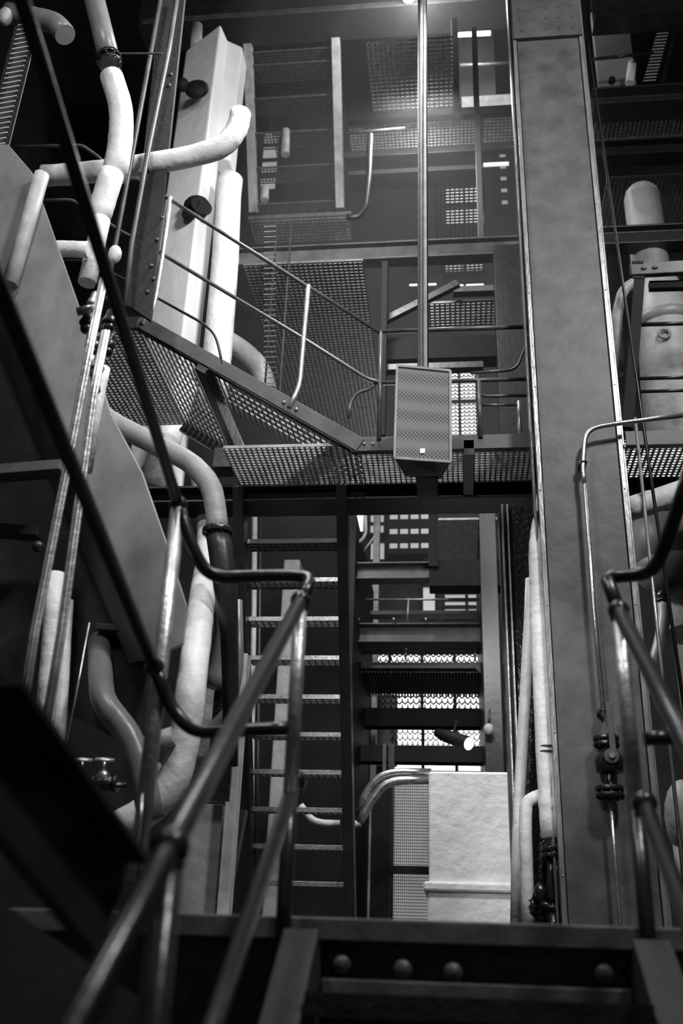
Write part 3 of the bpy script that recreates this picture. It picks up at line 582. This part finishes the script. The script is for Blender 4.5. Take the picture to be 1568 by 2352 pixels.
part('jamb', B().box(g0.x-0.11, g0.x-0.075, 10.4, 10.5, DZ, gz+0.3), COLM, t)
zc = A(940, 1998, 10.4).z; part('crossbar', B().box(g0.x-0.05, g1.x, 10.38, 10.48, zc-0.035, zc+0.035), BLACK, t)
one('side_pier', B().box(A(790, 1600, 10.0).x, A(806, 1600, 10.0).x, 10.0, 12.6, DZ, A(800, 1180, 10.0).z), BLACK, 'narrow black pier close behind the right stringer of the steep stair', 'pier')
one('black_duct', vbar_b(848, 1800, 2112, 9.8, 44, 0.3), BLACK, 'tall black duct between the thin white pillar and the wire-glass', 'duct', None, 0.006)
one('thin_pillar', vbar_b(838, 1180, 2112, 12.5, 17, 0.15), PALE, 'thin pale pillar beside the right stringer of the steep stair', 'pillar', None, 0.005)
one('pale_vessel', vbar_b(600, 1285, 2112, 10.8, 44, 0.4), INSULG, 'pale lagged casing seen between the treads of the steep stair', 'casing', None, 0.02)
pipe('thin pale pipe nearest the left stringer behind the steep stair', [(585, 1180), (583, 1400), (578, 1700), (575, 2112)], 10.5, 6, PALE, name='thin_pipe')
pipe('thin dark pipe between the pale pipe and the casing behind the steep stair', [(598, 1180), (596, 1400), (592, 1700), (588, 2112)], 10.6, 4, STEEL, name='thin_pipe')
pipe('small level white pipe seen through the lower treads of the steep stair', [(690, 1850), (716, 1884), (740, 1891), (830, 1893)], 10.2, 8, INSUL, name='level_pipe', rad=0.2)
beam('grey lit beam just under the platform girder, right of the steep stair', 810, 992, 900, 1290, 1328, 10.2, 0.2, 'I', COLM)  # lit stretch of one beam, its light put into paler grey
beam('shaded right stretch of the lit grey beam, coloured black, above the white box', 985, 1180, 1080, 1285, 1345, 10.0, 0.25, 'B', BLACK)  # same beam continuing in shade, drawn as a black length
one('dark_post', vbar_b(984, 1180, 1300, 9.95, 22, 0.1), BLACK, 'short black post dividing the windows under the platform', 'post')
one('dark_post', vbar_b(1125, 1175, 2112, 9.9, 45, 2.2), STEEL, 'tall dark post left of the tarred side column', 'post', None, 0.005)
g = A(1003, 1190, 10.0); one('floor_grating', grating_b(g.x, A(1140, 1190, 10.0).x, 10.0, 11.1, g.z, 0.032, 0.034, 0.012, 0.03), GRATL, 'fine grey floor grating seen from below right of the black post', 'grating')
t = rail_thing('far_railing', 'thin far railing on two posts under the lit grey beam', A(970, 1430, 11.2))
part('rail', B().tube(path([(826, 1377), (1112, 1377)], 11.2), 0.013), RAILL, t)
part('post', B().tube(path([(938, 1374), (935, 1430)], 11.2), 0.014), RAILL, t)
part('post', B().tube(path([(1121, 1362), (1117, 1430)], 11.2), 0.014), RAILL, t)
beam('thin grey ledge beam behind the far railing', 815, 1125, 960, 1402, 1411, 12.0, 0.2, 'B', COLM)
beam('broad dark girder under the far railing', 812, 1140, 960, 1430, 1474, 10.6, 0.25, 'I', COLM)
for q in (904, 978, 822): one('bolt_head', B().ball(A(q, 1422, 10.55), 0.02), SILV, 'tiny bright bolt head on the girder under the far railing', 'bolt', 'bright bolt heads')
beam('thin lit beam with two short hangers over the ribbed decking', 812, 1125, 960, 1482, 1492, 11.0, 0.2, 'B', COLM)
for q in (932, 1091): one('hanger_rod', B().tube(path([(q+1, 1480), (q-1, 1517)], 10.95), 0.012, 8), SILV, ('left' if q < 1000 else 'right')+' of two short bright hangers over the ribbed decking', 'rod')
beam('dark beam along the front of the ribbed decking', 812, 1150, 960, 1521, 1535, 11.0, 0.1, 'B', STEEL)
g = A(815, 1535, 11.0); b = B()
for i in range(44): x = g.x+i*0.036; b.box(x, x+0.018, 11.1, 12.2, g.z-0.02, g.z+0.02)
b.box(g.x, g.x+1.6, 11.1, 12.2, g.z+0.02, g.z+0.03)
one('ribbed_decking', b, GRAT, 'ribbed dark decking seen from below between two bright strips', 'decking')
one('gusset', B().prism(path([(1086, 1530), (1120, 1530), (1120, 1560)], 10.9), (0, 0.02, 0)), COLM, 'triangular gusset at the right end of the ribbed decking', 'gusset')
beam('black beam under the bright lattice strip', 810, 1150, 960, 1626, 1668, 11.6, 0.2, 'B', BLACK)
beam('black beam just above the white lagged box', 810, 1150, 960, 1712, 1750, 11.2, 0.2, 'B', BLACK)
def lattice(label, x0, x1, y0, y1, Y, p, tt, q=1.0):
    a, c = A(x0, (y0+y1)/2, Y), A(x1, (y0+y1)/2, Y); one('wire_lattice', mesh_b(a.x, c.x, A((x0+x1)/2, y1, Y).z, A((x0+x1)/2, y0, Y).z, Y, p, tt, q=q), BLACK, label, 'lattice')
lattice('diamond wire lattice across the strip window over the white box', 895, 1118, 1660, 1716, 14.6, 0.075, 0.014, 1.2)
lattice('long diamond wire lattice across the window behind the decking', 815, 1112, 1496, 1632, 14.6, 0.085, 0.02, 1.1)
one('window_shutter', box_px(860, 912, 1595, 1760, 14.9, 0.05), STEEL, 'dark shutter board left of the latticed strip window', 'shutter')
t = thing('spotlight', 'black cylindrical spotlight tilted down in front of the latticed window', 'lamp', A(1040, 1715, 9.6))
sp0, sp1 = A(1003, 1683, 9.7), A(1076, 1708, 9.4)
part('housing', B().tube([sp0, sp0+(sp1-sp0)*0.3, sp1], [0.04, 0.062, 0.066], 20), BLACK, t)
part('lens', B().disc(sp1+(sp1-sp0).normalized()*0.004, sp1-sp0, 0.06, 0.006), emis('spot lens', 0.8, 1.2), t)
part('bracket', B().bar(sp0+(sp1-sp0)*0.5, A(1048, 1655, 9.55), 0.02, 0.02), BLACK, t)
t = thing('round_lamp', 'half-round pale lamp shade beside the tall dark post', 'lamp', A(1122, 1690, 9.8))
part('shade', B().ball(A(1122, 1674, 9.8), 0.052), PALE, t)
part('hanger', B().tube([A(1122, 1674, 9.8), A(1124, 1630, 9.8)], 0.01), STEEL, t)
pipe('thin pale bent pipe beside the small windows under the platform', [(838, 1160), (840, 1225), (832, 1240), (815, 1250)], 10.4, 4, PALE, name='bent_conduit', rad=0.1)
for i, (ya, yb_) in enumerate(((1192, 1212), (1226, 1245), (1259, 1272))): one('window_board', box_px(888, 992, ya, yb_, 15.2, 0.05), BLACK, ('topmost', 'middle', 'lowest')[i]+' of three black boards across the small striped window', 'board', 'boards across the striped window')
one('slanting_strut', B().tube(path([(826, 1278), (860, 1232)], 11), 0.012), PALE, 'thin bright strut leaning across the small windows', 'strut')
# ================================================================== upper background
YT = 9.6
beam('deep girder spanning the top of the view', 330, 1230, 800, -70, 22, YT, 0.5, 'B', STEEL, 'roof_girder')
beam('bright flange lip along the front of the deep girder at the top', 330, 1230, 700, 17, 27, YT-0.02, 0.02, 'B', COLM, 'flange_lip')
t = thing('roof_lamp', 'glowing round lamp under the girder at the very top', 'lamp', A(938, -8, 9.4))
part('bulb', B().ball(A(938, -6, 9.4), 0.085, (1, 1, 0.7)), LAMPG, t)
part('shade', B().tube([A(938, -12, 9.4), A(938, -60, 9.4)], [0.13, 0.04]), STEEL, t)
beam('two-flanged beam crossing behind the pole above the gangway', 545, 1225, 900, 553, 592, 8.6, 0.16, 'I', COLM)
beam('thin bright-edged sill under the pale stair', 570, 805, 690, 490, 498, PSB.y-0.02, 0.10, 'B', EDGE)
def hgr(label, x0, x1, y0, y1, Y0, px=0.05, m=GRAT, t_=0.010, name='floor_grating', py=None):
    a = A((x0+x1)/2, y0, Y0); z = a.z; Y1 = AZ((x0+x1)/2, y1, z).y; ya, yb = sorted((Y0, Y1))
    return one(name, grating_b(A(x0, y0, Y0).x, A(x1, y0, Y0).x, ya, yb, z, px, py or px, t_, 0.03), m, label, 'grating')
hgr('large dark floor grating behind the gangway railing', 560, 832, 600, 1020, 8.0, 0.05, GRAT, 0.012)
hgr('floor grating between the pale stair and the pole at top', 842, 1040, 90, 255, 8.6, 0.06, GRATL, 0.016)
hgr('floor grating strip right of the pole above the small lamps', 800, 1100, 268, 335, 9.6, 0.05, GRATL, 0.014)
hgr('small floor grating touching the left of the column high up', 1110, 1212, 268, 335, 9.6, 0.05, GRATL, 0.014)
hgr('floor grating under the sill of the pale stair', 575, 800, 503, 552, PSB.y-0.02, 0.06, GRATL, 0.014)
beam('faint dark beam crossing behind the pole in the middle heights', 800, 1110, 960, 384, 394, 9.8, 0.3, 'B', ROUGHS)
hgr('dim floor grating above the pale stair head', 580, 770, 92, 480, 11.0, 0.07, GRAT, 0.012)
beam('dark beam edging the gratings left of the column at top', 790, 1215, 1000, 336, 350, 9.6, 0.1, 'B', STEEL)
beam('dark beam over the grating strip right of the pole', 800, 1215, 1000, 250, 266, 9.5, 0.1, 'B', STEEL)
one('tall_dark_column', B().box(A(1150, 1010, 7.9).x, A(1225, 1010, 7.9).x, 7.9, 8.2, DZ, A(1187, 560, 7.9).z), STEEL, 'dark column standing behind the left edge of the broad column', 'column', None, 0.006)
one('dark_upright', vbar_b(1098, 60, 560, 9.3, 14, 0.1), STEEL, 'slim dark upright left of the small lit panels', 'post', None, 0.004)
one('dark_upright', vbar_b(1040, 40, 265, 9.2, 14, 0.1), STEEL, 'slim dark upright left of the plaster panel at top', 'post', None, 0.004)
one('dark_upright', vbar_b(868, 600, 1000, 7.8, 16, 0.1), BLACK, 'slim dark upright behind the railing corner left of the loudspeaker', 'post', None, 0.004)
one('diagonal_brace', B().bar(A(880, 738, 8.2), A(1052, 652, 8.2), 0.07, 0.07), STEEL, 'diagonal brace rising behind the pole above the railing', 'brace', None, 0.004)
beam('dark beam from the brace head to the dark column', 1040, 1160, 1100, 655, 668, 8.2, 0.1, 'B', COLM)
beam('dark box beam behind the platform top rail', 880, 1160, 1010, 772, 822, 8.4, 0.2, 'B', BLACK)
beam('dark ledge beam low behind the loudspeaker', 870, 1110, 1000, 832, 846, 8.0, 0.1, 'B', STEEL)
hgr('small floor grating behind the pole above the platform top rail', 985, 1140, 690, 750, 8.4, 0.05, GRATL, 0.014)
lattice('diamond wire lattice in front of the window beside the loudspeaker', 1030, 1092, 850, 1000, 12.0, 0.06, 0.012)
hgr('floor grating screening the upper bright window', 1000, 1110, 422, 545, 10.6, 0.06, BLACK, 0.02)
hgr('floor grating screening the lower bright window', 940, 1110, 588, 625, 11.5, 0.06, BLACK, 0.02)
one('window_board', box_px(1018, 1114, 622, 648, 12, 0.05), BLACK, 'black board across the lower bright window', 'board')
one('strip_lamp', B().tube(path([(1052, 80), (1126, 76)], 11.5), 0.035), LAMPG, 'glowing strip lamp left of the column at top', 'lamp')
one('strip_lamp', B().tube(path([(940, 655), (1002, 653)], 11.5), 0.016), emis('strip glass', 0.8, 0.8), 'small glowing strip lamp behind the pole over the brace', 'lamp')
one('strip_lamp', B().tube(path([(1110, 379), (1168, 376)], 11.2), 0.03), emis('strip glass', 0.8, 0.8), 'short glowing strip lamp left of the column above the small panes', 'lamp')
one('plaster_panel', box_px(1054, 1135, 50, 225, 12.0, 0.1), WALLG, 'grey plaster panel left of the column at top', 'panel')
beam('pale beam at the foot of the plaster panel', 1060, 1200, 1130, 218, 250, 10.6, 0.15, 'B', PALE)
pipe('thin bright rail in front of the plaster panel', [(1056, 150), (1168, 145)], 10.4, 4, RAILL, name='guard_rail')
pipe('bent dim conduit hanging right of the pale stair', [(850, 310), (847, 400), (838, 480), (818, 500), (796, 498)], 8.8, 7, STEEL, name='bent_conduit', rad=0.1)
pipe('thin glinting rail right of the pale stair', [(795, 306), (930, 294)], 9.0, 3, COLM, name='guard_rail')
t = thing('louvre_stack', 'upright stack of bright louvre slats left of the large dark grating', 'louvre', A(620, 900, 8.8))
b = B()
for k in range(34): c = A(620, 520+k*12, 7.9); b.bar(c-Xv*0.06, c+Xv*0.06, 0.03, 0.008, (0, -0.6, 1))
part('slats', b, GRATL, t)
for q in (602, 638): part('side_rail', vbar_b(q, 510, 935, 7.95, 4, 0.02), STEEL, t)
for q in (600, 648):
    one('small_drum', B().tube(path([(q+8, 300 if q > 620 else 430), (q+7, 355 if q > 620 else 460)], 10.4), 0.06, 14), PALE, ('upper' if q > 620 else 'lower')+' of two pale drums seen through the pale stair', 'drum')
# ================================================================== right of the column
t = thing('platform', 'grated platform end at the right edge beyond the broad column', 'platform', (2.0, 6.7, ZP-0.2))
XQ = A(1436, 1005, YN).x
part('front_channel', B().prof(csec(0.06, 0.115, 0.012, 0.012), (XQ, YN, ZP-0.105), (3.2, YN, ZP-0.105), Yv, Zv), COLM, t, 0.003)
part('grating', grating_b(XQ, 3.2, YN+0.06, YFAR, ZP, 0.040, 0.040, 0.009, 0.030), GRATL, t)
part('rear_girder', B().prof(isec(0.30, zb1-zb0+0.02, 0.02, 0.03), (1.22, YFAR, zb0), (3.2, YFAR, zb0), Yv, Zv), STEEL, t, 0.005)
YR = 7.1
t = thing('hanging_ladder', 'dark ladder frame with three rungs hanging at the right edge', 'ladder', A(1500, 960, YR))
b = B().bar(A(1446, 622, YR), A(1640, 612, YR), 0.06, 0.125); part('head_channel', b, COLM, t, 0.008)
for q in ((1463, 603), (1464, 637)): part('slot', B().bar(A(q[0]-12, q[1], YR-0.03), A(q[0]+14, q[1], YR-0.03), 0.012, 0.025), BLACK, t)
for q in ((1478, 616), (1504, 614)): part('bolt', B().ball(A(q[0], q[1], YR-0.035), 0.022, (1.2, 0.6, 0.8), 8), COLM, t)
part('leg', B().bar(A(1468, 640, YR), A(1440, 985, YR), 0.085, 0.06, (0, -1, 0)), BLACK, t)
part('crosspiece', B().bar(A(1490, 658, YR+0.1), A(1640, 654, YR+0.1), 0.06, 0.075), BLACK, t)
for q, r in ((745, 0.018), (869, 0.015), (899, 0.014)): part('rung', B().tube(path([(1456, q+1), (1640, q-4)], YR), r), RAIL, t)
t = thing('white_tank', 'fat pale lagged tank behind the hanging ladder at the right edge', 'tank', A(1545, 990, 8.3))
c = A(1535, 800, 8.4); zt = A(1535, 655, 8.4).z
part('shell', B().tube([(c.x, c.y, DZ+2.6), (c.x, c.y, A(1535, 880, 8.4).z), (c.x, c.y, A(1535, 740, 8.4).z), (c.x-0.02, c.y, zt)], [0.34, 0.30, 0.27, 0.20], 28), INSULG, t)
part('collar', B().ball((c.x, c.y, A(1530, 748, 8.4).z), 0.32, (1, 1, 0.42)), PLATE, t)
part('boss', B().torus(A(1525, 766, 8.1), Yv, 0.05, 0.015), PLATE, t)
t = thing('domed_duct', 'pale round-topped duct above the hanging ladder at right', 'duct', A(1480, 600, 9.0))
c = A(1476, 470, 9.0); zt = A(1476, 455, 9.0).z
part('shell', B().tube([(c.x, c.y, DZ), (c.x, c.y, zt)], 0.20, 24).ball((c.x, c.y, zt), 0.20, (1, 1, 0.9)), INSULG, t)
pipe('bent pale pipe in the gap between column and hanging ladder', [(1470, 640), (1430, 665), (1416, 720), (1420, 860)], 7.5, 12, INSULG, name='bent_pipe', rad=0.1)
for yt_, yb_, lab, m_, w_ in ((515, 556, 'dark beam under the domed duct at the right edge', STEEL, 0.2), (318, 352, 'black beam above the domed duct at the right edge', BLACK, 0.2), (195, 232, 'dark beam under the plaster wall at the right edge', STEEL, 0.3), (-30, 28, 'dark beam in the top right corner', STEEL, 0.3)):
    beam(lab, 1362, 1660, 1470, yt_, yb_, 8.7, w_, 'I', m_)
hgr('dim floor grating under the upper right beam', 1370, 1640, 258, 318, 9.0, 0.05, GRATL, 0.014)
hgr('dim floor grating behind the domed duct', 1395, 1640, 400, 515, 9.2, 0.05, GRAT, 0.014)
one('plaster_panel', box_px(1366, 1450, 20, 196, 9.6, 0.1), WALLG, 'grey plaster wall piece in the top right corner', 'panel')
one('strip_lamp', B().tube(path([(1370, 62), (1436, 56)], 9.4), 0.03), emis('strip glass', 0.8, 0.25), 'dim strip lamp on the plaster wall piece at top right', 'lamp')
pipe('upper of two thin guard rails at top right', [(1362, 78), (1500, 66)], 9.0, 4, RAIL, name='guard_rail')
pipe('lower of two thin guard rails at top right', [(1362, 136), (1500, 122)], 9.0, 4, RAIL, name='guard_rail')
pipe('pale upright pipe stub on the upper right beam', [(1452, 145), (1445, 192)], 9.2, 10, INSUL, name='pipe_stub')
one('black_ball', B().ball(A(1404, 185, 9.0), 0.05), BLACK, 'black round knob on the upper right beam', 'knob')
t = thing('tilted_louvre', 'leaning stack of bright louvre slats at the top right', 'louvre', A(1500, 190, 9.0))
b = B()
for k in range(22): c = A(1533-k*2.0, 34+k*7.2, 9.0); b.bar(c-Xv*0.07, c+Xv*0.07, 0.035, 0.008, (0, -0.6, 1))
part('slats', b, PALE, t)
part('side_rail', B().bar(A(1560, 30, 9.0), A(1520, 195, 9.0), 0.08, 0.05), BLACK, t)
pipe('cracked white pipe reaching right from the broad column', [(1436, 1172), (1480, 1158), (1620, 1112)], 6.6, 28, INSUL, wob=0.03)
t = thing('hanging_vessel', 'grey round-bottomed vessel hanging behind the right handrail', 'vessel', A(1545, 1375, 8.0))
c = A(1556, 1300, 8.0)
part('shell', B().tube([(c.x, c.y, A(1545, 1160, 8.0).z), c], 0.36, 28).ball(c, 0.36, (1, 1, 0.72), 24), COLM, t)
v = A(1522, 1380, 7.9); part('outlet_valve', flange_b(B(), v, Zv, 0.06).ball(v+Vector((0, 0, 0.05)), 0.05), STEELG, t)
part('outlet_pipe', B().tube([v, A(1526, 1410, 7.9), A(1516, 1475, 7.9), A(1498, 1535, 7.9), A(1492, 1600, 7.9)], 0.05, rad=0.15), PLATE, t)
t = thing('lagged_drum', 'pale lagged drum low at the right edge behind the handrail', 'drum', A(1570, 1950, 7.5))
c = A(1572, 1880, 7.5); part('shell', B().ball(c, 0.17, (0.8, 1, 1.6)).tube([(c.x, c.y, DZ), (c.x, c.y, c.z)], 0.1), INSULG, t)

# ------------------------------------------------------------------ glare haze added for the lens glare round the roof lamp
hz = bpy.data.materials.new('glare haze'); hz.use_nodes = True; nt = hz.node_tree; nt.nodes.clear()
ou = nt.nodes.new('ShaderNodeOutputMaterial'); vs = nt.nodes.new('ShaderNodeVolumeScatter'); vs.inputs['Density'].default_value = 0.02
nt.links.new(vs.outputs[0], ou.inputs['Volume'])
h = struct('haze', B().box(-2.6, 1.6, 7.6, 15.5, 6.0, 15.0), hz); h['kind'] = 'stuff'; h['label'] = 'thin haze added for the glare of the lamp under the roof girder'; h['category'] = 'haze'
